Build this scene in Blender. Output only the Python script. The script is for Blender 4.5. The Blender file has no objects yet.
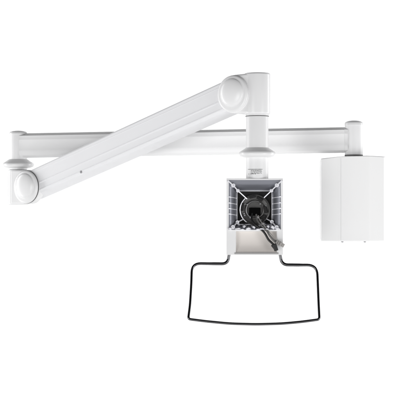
import bpy, bmesh, math, random
from mathutils import Vector, Matrix
S = bpy.context.scene
C = S.collection
D = 3.3            # camera distance, metres
K = 0.0025         # metres covered by one photo pixel at Y = 0
def P(px, py, Y=0.0):
    f = (D + Y) / D
    return Vector(((px - 200) * K * f, Y, (200 - py) * K * f))

# ---------------- camera ----------------
cd = bpy.data.cameras.new('camera'); cam = bpy.data.objects.new('camera', cd); C.objects.link(cam)
cam.location = (0, -D, 0); cam.rotation_euler = (math.radians(90), 0, 0)
cd.sensor_width = 36; cd.lens = 36 * D / (400 * K); cd.clip_end = 100
S.camera = cam
# ---------------- world: a white studio with a dim ceiling ----------------
w = bpy.data.worlds.new('World'); S.world = w; w.use_nodes = True
nt = w.node_tree; bg = nt.nodes['Background']
tc = nt.nodes.new('ShaderNodeTexCoord'); sx = nt.nodes.new('ShaderNodeSeparateXYZ')
mr = nt.nodes.new('ShaderNodeValToRGB')
nt.links.new(tc.outputs['Generated'], sx.inputs[0]); nt.links.new(sx.outputs['Z'], mr.inputs[0])
mr.color_ramp.elements[0].position = 0.05; mr.color_ramp.elements[0].color = (.93, .93, .935, 1)
mr.color_ramp.elements[1].position = 0.26; mr.color_ramp.elements[1].color = (.035, .035, .037, 1)
nt.links.new(mr.outputs[0], bg.inputs[0]); bg.inputs[1].default_value = 1.0
# ---------------- lamps ----------------
def area(name, loc, target, sx_, sy_, power, col=(1, 1, 1)):
    l = bpy.data.lights.new(name, 'AREA'); l.shape = 'RECTANGLE'; l.size = sx_; l.size_y = sy_; l.energy = power; l.color = col
    o = bpy.data.objects.new(name, l); C.objects.link(o); o.location = loc
    o.rotation_euler = (Vector(target) - Vector(loc)).to_track_quat('-Z', 'Y').to_euler()
area('key_softbox', (-1.5, -2.3, -.45), (-.35, .1, .05), 1.0, 1.2, 18)
area('fill_softbox', (1.9, -2.0, -.6), (.42, -.1, 0), .9, 1.4, 21)
area('backdrop_lamp', (-2.5, 0.7, 0), (0.5, 2.6, 0), .8, 2.8, 54)
area('backdrop_lamp', (2.5, 0.7, 0), (-0.5, 2.6, 0), .8, 2.8, 54)
S.view_settings.view_transform = 'Standard'; S.view_settings.look = 'None'
S.view_settings.exposure = 0; S.view_settings.gamma = 1
S.render.engine = 'CYCLES'

# ---------------- materials ----------------
def mat(name, col, rough=.4, metal=0, coat=0, bump=0, scale=400, spec=.5, var=.0):
    m = bpy.data.materials.new(name); m.use_nodes = True
    n = m.node_tree.nodes; b = n['Principled BSDF']; L = m.node_tree.links
    b.inputs['Base Color'].default_value = (*col, 1); b.inputs['Roughness'].default_value = rough
    b.inputs['Metallic'].default_value = metal; b.inputs['Coat Weight'].default_value = coat
    b.inputs['Coat Roughness'].default_value = .08; b.inputs['Specular IOR Level'].default_value = spec
    t = n.new('ShaderNodeTexCoord')
    if bump:
        z = n.new('ShaderNodeTexNoise'); z.inputs['Scale'].default_value = scale; z.inputs['Detail'].default_value = 3
        L.new(t.outputs['Object'], z.inputs['Vector'])
        u = n.new('ShaderNodeBump'); u.inputs['Strength'].default_value = bump; u.inputs['Distance'].default_value = .0006
        L.new(z.outputs[0], u.inputs['Height']); L.new(u.outputs[0], b.inputs['Normal'])
    if var:
        z = n.new('ShaderNodeTexNoise'); z.inputs['Scale'].default_value = 14; z.inputs['Detail'].default_value = 5
        L.new(t.outputs['Object'], z.inputs['Vector'])
        x = n.new('ShaderNodeMapRange'); x.inputs['To Min'].default_value = 1 - var; x.inputs['To Max'].default_value = 1 + var
        L.new(z.outputs[0], x.inputs['Value'])
        v = n.new('ShaderNodeVectorMath'); v.operation = 'SCALE'; v.inputs[0].default_value = col
        L.new(x.outputs[0], v.inputs['Scale']); L.new(v.outputs[0], b.inputs['Base Color'])
    return m
M = dict(
    paint=mat('white powder coat', (.85, .85, .852), .38, bump=.12, scale=900, var=.015),
    cool=mat('cool white powder coat', (.800, .801, .815), .34, bump=.12, scale=900, var=.015),
    plastic=mat('white moulded plastic', (.77, .77, .772), .28, var=.015, bump=.05, scale=700),
    boxm=mat('warm white plastic', (.875, .875, .873), .42, bump=.06, scale=700, var=.01),
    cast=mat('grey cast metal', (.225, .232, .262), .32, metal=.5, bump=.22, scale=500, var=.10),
    bright=mat('bright machined metal', (.80, .80, .84), .28, metal=.3, bump=.3, scale=600),
    dark=mat('black swivel plate', (.011, .0105, .0105), .55, bump=.7, scale=420, var=.4, spec=.25),
    hub=mat('dark grey hub', (.085, .083, .081), .3, bump=.4, scale=500, metal=.3, var=.3),
    black=mat('black', (.002, .002, .002), .9, spec=.05),
    seam=mat('dark gap and painted shadow', (.12, .12, .12), .6),  # dark joints, and the shadow painted as a ring on the box post
    chrome=mat('black nickel tube', (.12, .12, .124), .08, metal=1.0),
    cable=mat('black cable jacket', (.012, .012, .012), .38, bump=.2),
    cableg=mat('grey cable jacket', (.13, .127, .123), .4),
    conn=mat('grey connector plastic', (.33, .315, .30), .4, var=.15),
    screw=mat('steel screw', (.30, .30, .31), .35, metal=.8),
    pocket=mat('ivory pocket plastic', (.70, .66, .625), .42, var=.04),
    lip=mat('grey lip', (.36, .355, .35), .4),
    shaftm=mat('pale grey powder coat', (.765, .765, .768), .38, bump=.12, scale=900, var=.015),
    ink=mat('grey label ink', (.15, .15, .15), .6),
    back=mat('white backdrop', (.93, .93, .93), .9, spec=0),
)
# ---------------- helpers ----------------
def finish(name, bm, m, parent=None, bevel=0, seg=3, angle=35, label=None):
    bmesh.ops.recalc_face_normals(bm, faces=bm.faces[:])
    xs = [v.co.copy() for v in bm.verts]
    c = Vector([(min(p[i] for p in xs) + max(p[i] for p in xs)) / 2 for i in range(3)])
    for v in bm.verts: v.co -= c
    for f in bm.faces: f.smooth = True
    if not bevel:
        for e in bm.edges:
            if len(e.link_faces) == 2 and e.calc_face_angle(0) > math.radians(angle): e.smooth = False
    me = bpy.data.meshes.new(name); bm.to_mesh(me); bm.free(); me.materials.append(M[m])
    o = bpy.data.objects.new(name, me); C.objects.link(o)
    if parent is not None:
        o.parent = parent; o.location = c - origin[parent.name]
    else: o.location = c
    origin[o.name] = c
    if bevel:
        b = o.modifiers.new('bevel', 'BEVEL'); b.width = bevel; b.segments = seg; b.limit_method = 'ANGLE'
        b.angle_limit = math.radians(angle); b.harden_normals = True
    if label: o['label'] = label
    return o
origin = {}
def frame(o, x, y, z):
    m = Matrix((x, y, z)).transposed().to_4x4(); m.translation = o; return m
def lathe(bm, prof, base, axis=Vector((0, 0, 1)), seg=72):
    axis = Vector(axis).normalized()
    t = Vector((0, 0, 1)) if abs(axis.z) < .9 else Vector((1, 0, 0))
    u = axis.cross(t).normalized(); v = axis.cross(u)
    rings = []
    for r, h in prof:
        if r < 1e-6: rings.append([bm.verts.new(base + axis * h)])
        else: rings.append([bm.verts.new(base + axis * h + (u * math.cos(a) + v * math.sin(a)) * r)
                            for a in [2 * math.pi * i / seg for i in range(seg)]])
    for a, b in zip(rings, rings[1:]):
        for i in range(seg):
            j = (i + 1) % seg
            if len(a) == 1 and len(b) == 1: continue
            if len(a) == 1: bm.faces.new((a[0], b[i], b[j]))
            elif len(b) == 1: bm.faces.new((a[i], b[0], a[j]))
            else: bm.faces.new((a[i], b[i], b[j], a[j]))
    for r in (rings[0], rings[-1]):
        if len(r) > 1: bm.faces.new(r)
def rounded(r, h, e, n=6, r0=0):      # cylinder profile with rounded rims
    p = []
    for i in range(n + 1):
        a = math.pi / 2 * i / n; p.append((r - e + e * math.sin(a), e - e * math.cos(a)))
    for i in range(n + 1):
        a = math.pi / 2 * i / n; p.append((r - e + e * math.cos(a), h - e + e * math.sin(a)))
    return [(0, 0)] + p + [(0, h)]
def dome(r, h, n=10, h0=0): return [(r * math.cos(a), h0 + h * math.sin(a)) for a in [math.pi / 2 * i / n for i in range(n + 1)]]
def prism(bm, a, b):                  # two matching loops of points
    A = [bm.verts.new(p) for p in a]; B = [bm.verts.new(p) for p in b]; n = len(A)
    bm.faces.new(A); bm.faces.new(B[::-1])
    for i in range(n): bm.faces.new((A[i], B[i], B[(i + 1) % n], A[(i + 1) % n]))
def bar(bm, p, q, w_, h_, up=Vector((0, -1, 0))):   # box bar p->q
    d = (q - p).normalized(); s = d.cross(up).normalized(); u = s.cross(d)
    o = [s * w_ / 2 + u * h_ / 2, -s * w_ / 2 + u * h_ / 2, -s * w_ / 2 - u * h_ / 2, s * w_ / 2 - u * h_ / 2]
    prism(bm, [p + k for k in o], [q + k for k in o])
def smooth_path(pts, n=10):
    out = []
    P_ = [pts[0]] + pts + [pts[-1]]
    for i in range(1, len(P_) - 2):
        a, b, c, d = P_[i - 1:i + 3]
        for k in range(n):
            t = k / n
            out.append(.5 * ((2 * b) + (c - a) * t + (2 * a - 5 * b + 4 * c - d) * t * t + (3 * b - a - 3 * c + d) * t ** 3))
    out.append(pts[-1]); return out
def tube(bm, path, r, seg=16, closed=False):
    n = len(path); rings = []
    ref = Vector((0, -1, .01))
    for i, p in enumerate(path):
        t = (path[min(i + 1, n - 1)] - path[max(i - 1, 0)]).normalized()
        u = (ref - t * ref.dot(t)).normalized(); ref = u; v = t.cross(u)
        rr = r(i / (n - 1)) if callable(r) else r
        rings.append([bm.verts.new(p + (u * math.cos(a) + v * math.sin(a)) * rr) for a in [2 * math.pi * k / seg for k in range(seg)]])
    for a, b in zip(rings, rings[1:]):
        for k in range(seg): bm.faces.new((a[k], b[k], b[(k + 1) % seg], a[(k + 1) % seg]))
    bm.faces.new(rings[0]); bm.faces.new(rings[-1])
Z = Vector((0, 0, 1)); NB = bmesh.new

# ---------------- backdrop ----------------
bm = NB(); bd = []
prof = [(2.6, 4.0), (2.6, -1.6)] + [(2.6 - 1.0 + math.cos(a), -1.6 - math.sin(a)) for a in [math.pi / 2 * i / 12 for i in range(1, 13)]] + [(-1.0, -2.6)]
A = [bm.verts.new((-5, y, z)) for y, z in prof]; B = [bm.verts.new((5, y, z)) for y, z in prof]
for i in range(len(prof) - 1): bm.faces.new((A[i], B[i], B[i + 1], A[i + 1]))
bk = finish('backdrop', bm, 'back', angle=80); bk['kind'] = 'structure'; bk['label'] = 'plain seamless white studio backdrop'

# ---------------- key stations ----------------
Y1, Y3, Y2 = .16, -.12, -.29          # left elbow, box post, drop shaft depths
S1 = P(18.3, 0, Y1); S2 = P(257.2, 0, Y2); S3 = P(353.8, 0, Y3)
def at(s, z): return Vector((s.x, s.y, z))
def zz(py, Y): return P(0, py, Y).z

root = bpy.data.objects.new('monitor_support_arm', None); C.objects.link(root)
root.location = P(352, 242, Y3); origin[root.name] = root.location.copy()
root['label'] = 'white jointed monitor support arm hanging from a tall white box with black loop handle'
root['category'] = 'monitor arm'

# ---------------- housing box ----------------
bz0, bz1 = zz(241.4, Y3 - .05), zz(157.8, Y3 - .05)
def bx(px, Y): return P(px, 0, Y).x
front = [(320.6, -.075), (320.6, -.145), (321.6, -.1520), (338.5, -.1665), (352.5, -.1700), (366.5, -.1690), (370.0, -.1680), (384.2, -.150), (385.6, -.142), (385.6, -.075)]
front = [(bx(px, Y), Y) for px, Y in front]
plan = [(front[0][0] + .004, .0)] + front + [(front[-1][0] - .004, .0)]
bm = NB()
def arch(x): 
    t = (x - plan[6][0]) / .085
    return bz1 + .0052 * (1 - t * t) + (.0016 if t < -.5 else 0) 
prism(bm, [Vector((x, y, bz0)) for x, y in plan], [Vector((x, y, arch(x) if y < -.05 else bz1 - .002)) for x, y in plan])
box = finish('housing_box', bm, 'boxm', root, bevel=.0022, angle=8)
bm = NB()      # fine mould seam down the front
for px in (341.0,):
    bar(bm, Vector((bx(px, -.1672), -.1672, bz0 + .002)), Vector((bx(px, -.1672), -.1672, bz1 - .001)), .0008, .0009)
finish('mould_seam', bm, 'plastic', box)
for px in (342.2, 364.6):
    bm = NB(); c = P(px, 241.9, -.15)
    lathe(bm, [(0, 0), (.0030, 0), (.0030, .0020), (.0022, .0032), (0, .0036)], Vector((c.x, -.155, bz0 + .0006)), -Z, 24)
    finish('screw', bm, 'screw', box)

# ---------------- box post ----------------
bm = NB(); zb, zt = bz1 + .001, zz(124.6, Y3)
lathe(bm, rounded(.0216, zt - zb, .0012), at(S3, zb)); post = finish('swivel_post', bm, 'paint', root)
bm = NB(); lathe(bm, [(0, 0), (.0221, 0), (.0221, .0045)] + dome(.0219, .0070, 10, .0050), at(S3, zt - .002)); finish('post_cap', bm, 'plastic', post)
bm = NB(); lathe(bm, rounded(.0220, .0035, .001), at(S3, zb + .0045)); finish('dark_ring', bm, 'seam', post)  # dark ring paints in the shadow at the foot of the post

# ---------------- extension arm ----------------
d13 = (S1 - S3); d13.z = 0; Le = d13.length; d13.normalize()
nE = Vector((d13.y, -d13.x, 0)).normalized()
if nE.y > 0: nE = -nE
def ext_end(s, pyT, pyB, Y, off):
    T, Bz = zz(pyT, Y), zz(pyB, Y); c = at(s, (T + Bz) / 2) + off; return c, (T - Bz) / 2
cR, hR = ext_end(S3, 127.1, 152.4, Y3, d13 * .010); cL, hL = ext_end(S1, 133.5, 157.8, Y1, -d13 * .012)
def esec(c, h):
    t = .021
    pr = [(-t, -h + .003), (-t + .003, -h), (t - .010, -h), (t - .002, -h + .005), (t, -h * .50), (t - .0006, -h * .38), (t - .0006, h * .36), (t - .0002, h * .42), (t - .0002, h * .47), (t - .0006, h * .53),
          (t - .0006, h - .0072), (t - .0022, h - .0058), (t - .0135, h - .0006), (t - .017, h), (-t + .017, h), (-t + .003, h - .006), (-t, h - .009)]
    return [c + nE * a + Z * b for a, b in pr]
bm = NB(); prism(bm, esec(cR, hR), esec(cL, hL)); ext = finish('extension_arm', bm, 'paint', root, angle=20)
bm = NB()
prism(bm, [p + (p - cR) * .03 for p in esec(cR, hR)], [p + d13 * .009 + (p - cR) * .03 for p in esec(cR, hR)])
finish('end_collar', bm, 'plastic', ext, bevel=.001)

# ---------------- left elbow post ----------------
zt, zb = zz(134.0, Y1), zz(169.5, Y1)
bm = NB(); lathe(bm, rounded(.0232, zt - zb, .001), at(S1, zb)); postL = finish('swivel_post', bm, 'paint', root)
bm = NB(); lathe(bm, [(0, 0), (.0236, 0), (.0236, .003)] + dome(.0234, .0065, 10, .0034), at(S1, zt - .001)); finish('post_cap', bm, 'plastic', postL)
def collar(s, z0, R, par):
    bm = NB()
    e = .0063
    pr = [(0, -.0106), (.52 * R, -.0106), (.76 * R, -.0092), (.86 * R, -.0072)]
    pr += [(R - e + e * math.cos(a), -.0012 + e * math.sin(a)) for a in [math.radians(-64 + 11 * i) for i in range(12)]]
    pr += [(R * .87, .0056), (R * .78, .0080), (R * .69, .0106), (R * .62, .0126), (.55 * R, .0136), (0, .0136)]
    lathe(bm, pr, at(s, z0)); return finish('collar_disc', bm, 'plastic', par, angle=60)
collar(S1, zz(164.4, Y1), .0412, postL)

# ---------------- spring arm ----------------
d12 = S2 - S1; d12.z = 0; d12.normalize(); nS = Vector((d12.y, -d12.x, 0)).normalized()
if nS.y > 0: nS = -nS
T2 = .030
def solve(s, sgn, px):       # distance from shaft s along the arm at which the side face shows at px
    lo, hi = 0, .2
    f = lambda a: (lambda q: 200 + q.x / K * D / (D + q.y))(s + sgn * d12 * a + nS * (T2 + .006))
    for _ in range(50):
        m_ = (lo + hi) / 2
        if (f(m_) - px) * sgn < 0: lo = m_
        else: hi = m_
    return lo
aL, aR = solve(S1, 1, 25.2), solve(S2, -1, 232.2)
pvL = S1 + d12 * aL; pvR = S2 - d12 * aR
pvL.z = P(0, 187.0, pvL.y - T2).z; pvR.z = P(0, 93.8, pvR.y - T2).z
print('pivot offsets', aL, aR, math.degrees(math.atan2(-d12.y, d12.x)))
ax = (pvR - pvL).normalized(); vS = ax.cross(nS).normalized()
if vS.z < 0: vS = -vS
def ssec(c, h):
    t = T2 - .0022
    pr = [(-t, -h + .006), (-t + .006, -h), (t - .014, -h), (t - .005, -h + .003), (t - .0028, -h + .0075), (t - .0002, -h * .72), (t - .0002, -h * .66), (t - .0012, -h * .64),
          (t - .0012, -h * .24), (t + .0001, -h * .20), (t + .0001, -h * .13), (t - .0009, -h * .11), (t - .0006, h * .66), (t - .0002, h * .69), (t - .0006, h * .72),
          (t - .0006, h - .0040), (t - .0026, h - .0006), (t - .008, h), (-t + .006, h), (-t, h - .006)]
    return [c + nS * a + vS * b for a, b in pr]
bm = NB(); prism(bm, ssec(pvL - ax * .006 + Z * .0045, .0345), ssec(pvR - ax * .012 + Z * .0040, .0358)); arm = finish('spring_arm', bm, 'cool', root, angle=20)
# screw on the arm's side
f = .27
for k in range(60):
    q = pvL.lerp(pvR, f) + nS * T2
    px = 200 + q.x / K * D / (D + q.y); f += (80.3 - px) * .002
q = pvL.lerp(pvR, f) + nS * (T2 - .0022); q.z = P(0, 172, q.y).z
bm = NB(); lathe(bm, rounded(.0034, .0012, .0005), q - nS * .0008, nS, 24); sc = finish('screw', bm, 'screw', arm)

def knuckle(s, pv, h, rs, extra=0, depth=.06):
    bm = NB(); a = at(s, pv.z); dd = (pv - a).normalized(); r = .0440
    n = 20; pts = [(0, -h), ] + [((pv - a).length + r * math.sin(t), -r * math.cos(t)) for t in [math.pi * i / n for i in range(n + 1)]] + [(0, h)]
    lp = [a + dd * x + Z * z for x, z in pts]
    prism(bm, [p + nS * T2 for p in lp], [p + nS * (T2 - depth) for p in lp])
    k = finish('elbow_joint', bm, 'plastic', root, bevel=.005, seg=4, angle=50)
    bm = NB(); lathe(bm, rounded(rs, 2 * h + .003, .0045), a - Z * (h + .0015)); finish('joint_barrel', bm, 'plastic', k)
    bm = NB(); lathe(bm, [(0, 0), (.0428, 0), (.0428, .0016), (.0405, .0024), (0, .0024)], pv + nS * T2, nS)
    finish('pivot_gasket', bm, 'seam' if extra else 'paint', k)
    bm = NB()
    pr = [(0, 0), (.0412, 0), (.0424, .0012), (.0420, .0030), (.0400, .0050), (.0365, .0060), (0, .0060)]
    lathe(bm, pr, pv + nS * (T2 + .0018), nS, 96); cap = finish('pivot_cap', bm, 'plastic', k, angle=50)
    bm = NB(); pr = [(0, 0), (.0338, 0), (.0330, .0012), (.0322, .0014)] + [(.0316 * math.cos(t), .0014 + .0088 * math.sin(t)) for t in [math.pi / 2 * i / 14 for i in range(15)]]
    lathe(bm, pr, pv + nS * (T2 + .0070) + Z * .0035, nS, 96); finish('cap_dome', bm, 'plastic', cap, angle=60)
    return k
kL = knuckle(S1, pvL, .0445, .0282, 1, .022)
kR = knuckle(S2, pvR, .0455, .0303, 0)

# ---------------- drop shaft ----------------
zt = pvR.z - .046; zb = zz(179.6, Y2)
bm = NB(); lathe(bm, rounded(.0262, .0028, .0008), at(S2, zt - .004)); 
sh_pr = rounded(.0256, zt - zb, .001)
lathe(bm, sh_pr, at(S2, zb)); shaft = finish('drop_shaft', bm, 'shaftm', root)
bm = NB(); lathe(bm, rounded(.0268, .0016, .0004), at(S2, zt - .006)); finish('dark_ring', bm, 'seam', shaft)
collar(S2, zz(153.3, Y2), .0416, shaft)
# small printed label on the shaft below the collar
random.seed(4)
bm = NB(); ys = Y2 - .0256
def tick(px0, px1, py0, py1):
    R_ = .0257
    def q(px, py):
        x = P(px, 0, ys).x - S2.x
        return Vector((S2.x + x, S2.y - math.sqrt(max(R_ * R_ - x * x, 0)), P(0, py, ys).z))
    vs = [bm.verts.new(q(*c)) for c in ((px0, py0), (px1, py0), (px1, py1), (px0, py1))]; bm.faces.new(vs)
x = 248.2
while x < 262.2:
    w_ = random.choice((.35, .5, .8)); tick(x, x + w_, 168.9, 169.6); x += w_ + random.choice((.12, .2))
for row in (170.0, 171.4, 172.8):
    x = 251.0
    while x < 261.6:
        w_ = random.choice((.25, .4, .6)); tick(x, x + w_, row, row + random.choice((.6, 1.0, 1.0))); x += w_ + random.choice((.15, .25, .35))
x = 248.6
while x < 256:
    w_ = random.choice((.35, .6)); tick(x, x + w_, 173.4, 174.8 - random.choice((0, .4))); x += w_ + random.choice((.3, .7, 1.1))
finish('printed_label', bm, 'ink', shaft, label='small rows of grey printing, too fine to read')

# ---------------- mounting bracket ----------------
YF = Y2 - .027                        # front plane of its rim
def B(px, py, dy=0):
    q = P(px, py, YF); return Vector((q.x, YF + dy, q.z))
bm = NB()
gx = [226.4, 228.8, 235.8, 277.0, 280.8, 283.1]; gy = [178.4, 180.0, 229.6, 231.2, 252.6, 254.9]
V = {(i, j): bm.verts.new(B(x, y)) for i, x in enumerate(gx) for j, y in enumerate(gy)}
for i in range(5):
    for j in range(5):
        if j == 1 and 1 <= i <= 3: continue
        if j == 3 and i == 2: continue
        bm.faces.new((V[i, j], V[i + 1, j], V[i + 1, j + 1], V[i, j + 1]))
def ringfaces(a, b):
    n = len(a)
    for i in range(n): bm.faces.new((a[i], a[(i + 1) % n], b[(i + 1) % n], b[i]))
outer = [V[i, 0] for i in range(6)] + [V[5, j] for j in range(1, 6)] + [V[i, 5] for i in range(4, -1, -1)] + [V[0, j] for j in range(4, 0, -1)]
cx_, cz_ = B(254.8, 216.6).x, B(254.8, 216.6).z
back = [bm.verts.new((cx_ + (v.co.x - cx_) * .97, YF + .046, cz_ + (v.co.z - cz_) * .97)) for v in outer]
ringfaces(outer, back); bm.faces.new(back)
up = [V[1, 1], V[2, 1], V[3, 1], V[4, 1], V[4, 2], V[3, 2], V[2, 2], V[1, 2]]
up2 = [bm.verts.new(v.co + Vector((0, .003, 0))) for v in up]; ringfaces(up, up2)
lo = [V[2, 3], V[3, 3], V[3, 4], V[2, 4]]
lo1 = [bm.verts.new(B(x, y, .013)) for x, y in ((236.6, 231.7), (276.2, 231.7), (276.2, 251.0), (236.6, 251.0))]
ringfaces(lo, lo1)
brk = finish('mounting_bracket', bm, 'plastic', root, bevel=.0009, angle=40)
bm = NB()
pp = [(231.0, .0030), (231.6, .0105), (234, .0125), (241, .0125), (244.4, .0118), (247.2, .0098), (249.4, .0068), (251.2, .0042), (253.0, .0026)]
prism(bm, [B(235.6, y, dy) for y, dy in pp] + [B(235.6, 253.4, .015), B(235.6, 230.8, .015)], [B(277.2, y, dy) for y, dy in pp] + [B(277.2, 253.4, .015), B(277.2, 230.8, .015)])
pk = finish('lower_pocket', bm, 'pocket', brk, angle=30)
bm = NB(); bar(bm, B(234.6, 253.4, -.0006), B(278.4, 253.4, -.0006), .0040, .0018); finish('bottom_lip', bm, 'lip', brk, bevel=.0005)
# funnel shaped cast lining
O_ = [(228.7, 179.9), (280.9, 179.9), (280.9, 229.8), (228.7, 229.8)]; I_ = [(237.4, 190.8), (272.6, 190.8), (272.6, 224.6), (237.4, 224.6)]
bm = NB()
def loop(pts, dy, sub=8):
    out = []
    for k in range(4):
        a, b = pts[k], pts[(k + 1) % 4]
        for s_ in range(sub): out.append(bm.verts.new(B(a[0] + (b[0] - a[0]) * s_ / sub, a[1] + (b[1] - a[1]) * s_ / sub, dy)))
    return out
mid = [((a[0] * .5 + b[0] * .5), (a[1] * .5 + b[1] * .5)) for a, b in zip(O_, I_)]
def depth(t): return .0026 + .0300 * t ** 2.4
TS = [0, .12, .25, .38, .5, .62, .74, .86, 1]
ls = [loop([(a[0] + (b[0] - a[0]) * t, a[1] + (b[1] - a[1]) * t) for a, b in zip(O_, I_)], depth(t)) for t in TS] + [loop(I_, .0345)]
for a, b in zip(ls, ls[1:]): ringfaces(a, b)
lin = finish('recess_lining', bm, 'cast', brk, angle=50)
bm = NB(); prism(bm, [B(*p, .0335) for p in I_], [B(*p, .036) for p in I_]); plate = finish('swivel_plate', bm, 'dark', brk)
# bright edge around the plate
bm = NB()
for a, b in zip(I_, I_[1:] + I_[:1]): bar(bm, B(*a, .0300), B(*b, .0300), .0017, .0035)
finish('plate_edge', bm, 'bright', plate)
# cooling ribs on both side walls
for k, y in enumerate((197.4, 203.4, 209.0, 214.4)):
    for a, b in (((227.8, y - .7), (237.2, y + .9)), ((282.0, y - .9), (272.8, y + .6))):
        bm = NB(); e = Z * .0009
        up_ = [B(a[0] + (b[0] - a[0]) * t, a[1] + (b[1] - a[1]) * t, depth(t) - .0032) for t in TS]
        dn_ = [p + Vector((0, .005, 0)) for p in up_][::-1]
        prism(bm, [p + e for p in up_ + dn_], [p - e for p in up_ + dn_]); finish('rib', bm, 'bright', lin)
# corner webs with screw bosses
RC = (255.4, 209.8)
for corner, b1, b2, end in (((227.8, 180.6), (233.2, 185.4), (238.0, 190.6), (247.4, 199.0)), ((282.0, 180.4), (277.0, 185.2), (271.8, 190.6), (264.6, 197.6)),
                            ((229.4, 229.6), (233.0, 227.0), (237.6, 222.2), (243.2, 219.6)), ((280.2, 229.6), (276.6, 227.2), (272.2, 221.8), (267.0, 219.0))):
    bm = NB(); bar(bm, B(*corner, -.0002), B(*b1, .0005), .0030, .006); bar(bm, B(*b1, .0005), B(*b2, .0135), .0030, .006); bar(bm, B(*b2, .0140), B(*end, .0235), .0026, .004)
    web = finish('corner_web', bm, 'bright', lin, bevel=.0006)
    for b_, r_, dy in ((b1, .0050, .0), (b2, .0044, .012)):
        bm = NB(); lathe(bm, [(0, 0), (r_, 0), (r_, .012), (r_ * .85, .0135), (r_ * .4, .0135), (r_ * .3, .0125), (0, .0125)], B(*b_, dy + .0125), (0, -1, 0), 24)
        finish('screw_boss', bm, 'bright', web)
# rough casting lugs along the foot of the recess
random.seed(9)
for k, (px, py, w_, h_, rot) in enumerate(((238.0, 226.0, 5.6, 4.4, .7), (243.6, 224.4, 6.6, 3.4, -.6), (243.0, 228.6, 8.4, 2.2, .05), (248.6, 226.6, 5.0, 4.0, .9), (252.4, 228.4, 6.0, 2.8, .15),
                                       (257.6, 227.2, 5.2, 3.0, -.5), (265.8, 224.2, 7.6, 3.4, .6), (264.8, 228.8, 8.2, 2.2, .0), (270.8, 226.6, 4.6, 3.8, -.8), (275.2, 227.4, 6.0, 3.8, -.5), (279.4, 228.6, 4, 3, .2), (240.6, 223.6, 3.4, 2.6, .3), (247.0, 229.2, 4.4, 1.6, .1), (261.2, 229.0, 4.6, 1.8, .2), (269.6, 228.9, 4.2, 1.7, -.1), (274.0, 224.6, 3.6, 2.6, .5), (262.6, 226.2, 3.6, 2.4, .9), (235.6, 228.4, 4.0, 2.6, -.3))):
    bm = NB(); t_ = max(0, min(1, (230 - py) / 5.0)); dy = depth(t_) - .0072; c = B(255 + (px - 258.5) * 1.08, py, dy); s_ = K * 1.12
    u = Vector((math.cos(rot), 0, math.sin(rot))); v = Vector((-math.sin(rot), 0, math.cos(rot)))
    lo_ = [c + u * (a + random.uniform(-.15, .15)) * w_ * s_ / 2 + v * (b + random.uniform(-.2, .2)) * h_ * s_ / 2 for a, b in ((-1, -.9), (1, -1), (.8, .5), (.2, 1), (-.9, .8))]
    prism(bm, [c + (p - c) * .5 - Vector((0, .003, 0)) for p in lo_], [p + Vector((0, .016, 0)) for p in lo_])
    finish('casting_lug', bm, 'bright', lin, bevel=.0006)
# round swivel hub
bm = NB(); c = B(*RC, .0335); k_ = K * .905
lathe(bm, [(0, 0), (15.4 * k_, 0), (15.4 * k_, .008), (14.0 * k_, .0095), (13.6 * k_, .006), (9.8 * k_, .004), (9.4 * k_, .009), (8.2 * k_, .0095), (7.9 * k_, .004), (0, .004)], c, (0, -1, 0), 72)
hub = finish('swivel_hub', bm, 'hub', brk)
def arcbar(R, a0, a1, dy, r_):
    pts = [B(RC[0] + R * math.cos(math.radians(a)), RC[1] - R * math.sin(math.radians(a)), dy) for a in [a0 + (a1 - a0) * i / 24 for i in range(25)]]
    tube(bm, pts, r_, 10)
bm = NB(); arcbar(15.0, 128, 236, .0235, .0013); finish('hub_rim_edge', bm, 'bright', hub)
bm = NB(); arcbar(8.8, 60, 250, .0238, .0007); finish('inner_ring', bm, 'screw', hub)
bm = NB(); bar(bm, B(255.3, 207.8, .026), B(255.3, 215.8, .026), .0258, .012); finish('cable_port', bm, 'black', hub, bevel=.0012)
for p in ((251.5, 217.6), (257.8, 217.4), (247.6, 204.6), (260.7, 203.8), (245.0, 215.4)):
    big = p[1] > 216.5
    bm = NB(); lathe(bm, rounded(.0030 if big else .0019, .003, .0008), B(*p, .0235), (0, -1, 0), 20); finish('bolt', bm, 'bright' if big else 'screw', hub)
for a, b in (((249.9, 197.4), (256.0, 196.0)), ((257.6, 197.4), (263.0, 200.6)), ((264.9, 206), (267.0, 213)), ((243.4, 203), (242.3, 211)), ((260.6, 219.0), (265.8, 215.6))):
    bm = NB(); bar(bm, B(*a, .025), B(*b, .025), .0062, .006); finish('hub_clip', bm, 'dark', hub, bevel=.001)
for a in (20, 75, 150, 200, 300):
    bm = NB(); q = (RC[0] + 11.6 * math.cos(math.radians(a)), RC[1] - 11.6 * math.sin(math.radians(a)))
    lathe(bm, rounded(.0021, .003, .0006), B(*q, .0285), (0, -1, 0), 18); finish('bolt', bm, 'screw', hub)

# ---------------- cables ----------------
bm = NB(); pts = [B(252.6, 213.6, .022), B(251.8, 219, .012), B(255.0, 224.4, .003), B(260.0, 228.2, -.002), B(264.6, 233.2, -.006), B(268.2, 239.4, -.008), B(271.6, 242.8, -.009), B(274.8, 246.0, -.008)]
tube(bm, smooth_path(pts), .0025); cb = finish('cable', bm, 'cable', brk, label='black cable')
bm = NB(); bar(bm, B(273.8, 243.8, -.009), B(276.2, 250.6, -.009), .0094, .008)
bar(bm, B(271.8, 244.6, -.0075), B(274.8, 248.4, -.0075), .0066, .006); finish('connector', bm, 'cable', cb, bevel=.0014)
bm = NB(); pts = [B(256.6, 214.6, .020), B(257.6, 220.6, .009), B(261.4, 225.4, .001), B(266.4, 230.4, -.003), B(269.6, 235.6, -.007), B(274.0, 240.6, -.008), B(276.6, 242.2, -.007)]
tube(bm, smooth_path(pts), .0022); cb2 = finish('cable', bm, 'cableg', brk, label='thin grey cable')
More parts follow.
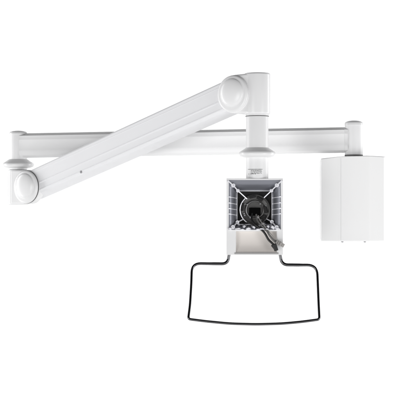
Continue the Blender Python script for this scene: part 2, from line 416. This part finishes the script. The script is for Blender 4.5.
bm = NB(); pts = [B(258.6, 215.6, .018), B(260.0, 220.0, .009), B(263.4, 224.4, .001), B(267.6, 230.0, -.002), B(271.2, 234.4, -.005), B(275.4, 239.8, -.007), B(278.0, 242.0, -.007)]
tube(bm, smooth_path(pts), .0011); finish('wire', bm, 'conn', cb2)
bm = NB(); bar(bm, B(275.6, 241.2, -.008), B(281.4, 244.4, -.008), .0095, .008); finish('connector', bm, 'conn', cb2, bevel=.0014)
bm = NB()
for k in range(3): bar(bm, B(276.6 + k * 1.7, 239.9 + k * .9, -.0125), B(275.0 + k * 1.7, 243.2 + k * .9, -.0125), .0012, .0012)
finish('connector_ridges', bm, 'cableg', cb2)
bm = NB(); bar(bm, B(281.6, 244.6, -.008), B(283.8, 245.8, -.008), .0085, .005); finish('plug_tip', bm, 'conn', cb2, bevel=.0005)

# ---------------- loop handle ----------------
def H(px, py):                        # the loop leans towards the viewer as it drops
    dy = .012 - .040 * max(0, min(1, (py - 262) / 60)); q = P(px, py, YF + dy); return q
def rnd(pts, n=8):                    # (x, y, radius) polyline with rounded corners
    out = []
    for i, (x, y, r) in enumerate(pts):
        if r == 0: out.append((x, y)); continue
        a = Vector(pts[i - 1][:2]); b = Vector((x, y)); c = Vector(pts[i + 1][:2])
        u = (a - b).normalized(); v = (c - b).normalized(); p0 = b + u * r; p1 = b + v * r
        for k in range(n + 1):
            t = k / n; q = (1 - t) ** 2 * p0 + 2 * t * (1 - t) * b + t * t * p1; out.append((q.x, q.y))
    return out
tp = [(229.6, 252.5, 0), (228.6, 257.5, 2), (227.8, 263.8, 6.0), (212, 263.7, 3), (191.9, 263.4, 9), (191.3, 284, 6), (190.0, 305, 4), (188.2, 319.0, 2.6), (205, 321.2, 8), (230, 323.6, 8), (256, 324.3, 8), (282, 323.6, 8), (302, 321.8, 8),
      (319.4, 319.4, 2.6), (318.7, 306, 4), (317.8, 284, 6), (317.0, 265.0, 10), (300, 265.0, 3), (282.0, 264.8, 6.0), (280.6, 257.5, 2), (279.8, 252.5, 0)]
path = [H(*p) for p in rnd(tp)]
cl = [path[0]]
for p in path[1:]:
    if (p - cl[-1]).length > .0006: cl.append(p)
bm = NB(); tube(bm, cl, lambda t: .0029 + .0006 * max(0, min(1, (abs(t - .5) - .30) * 12)), 20); finish('loop_handle', bm, 'chrome', root, angle=80, label='black glossy tube bent to an open loop')
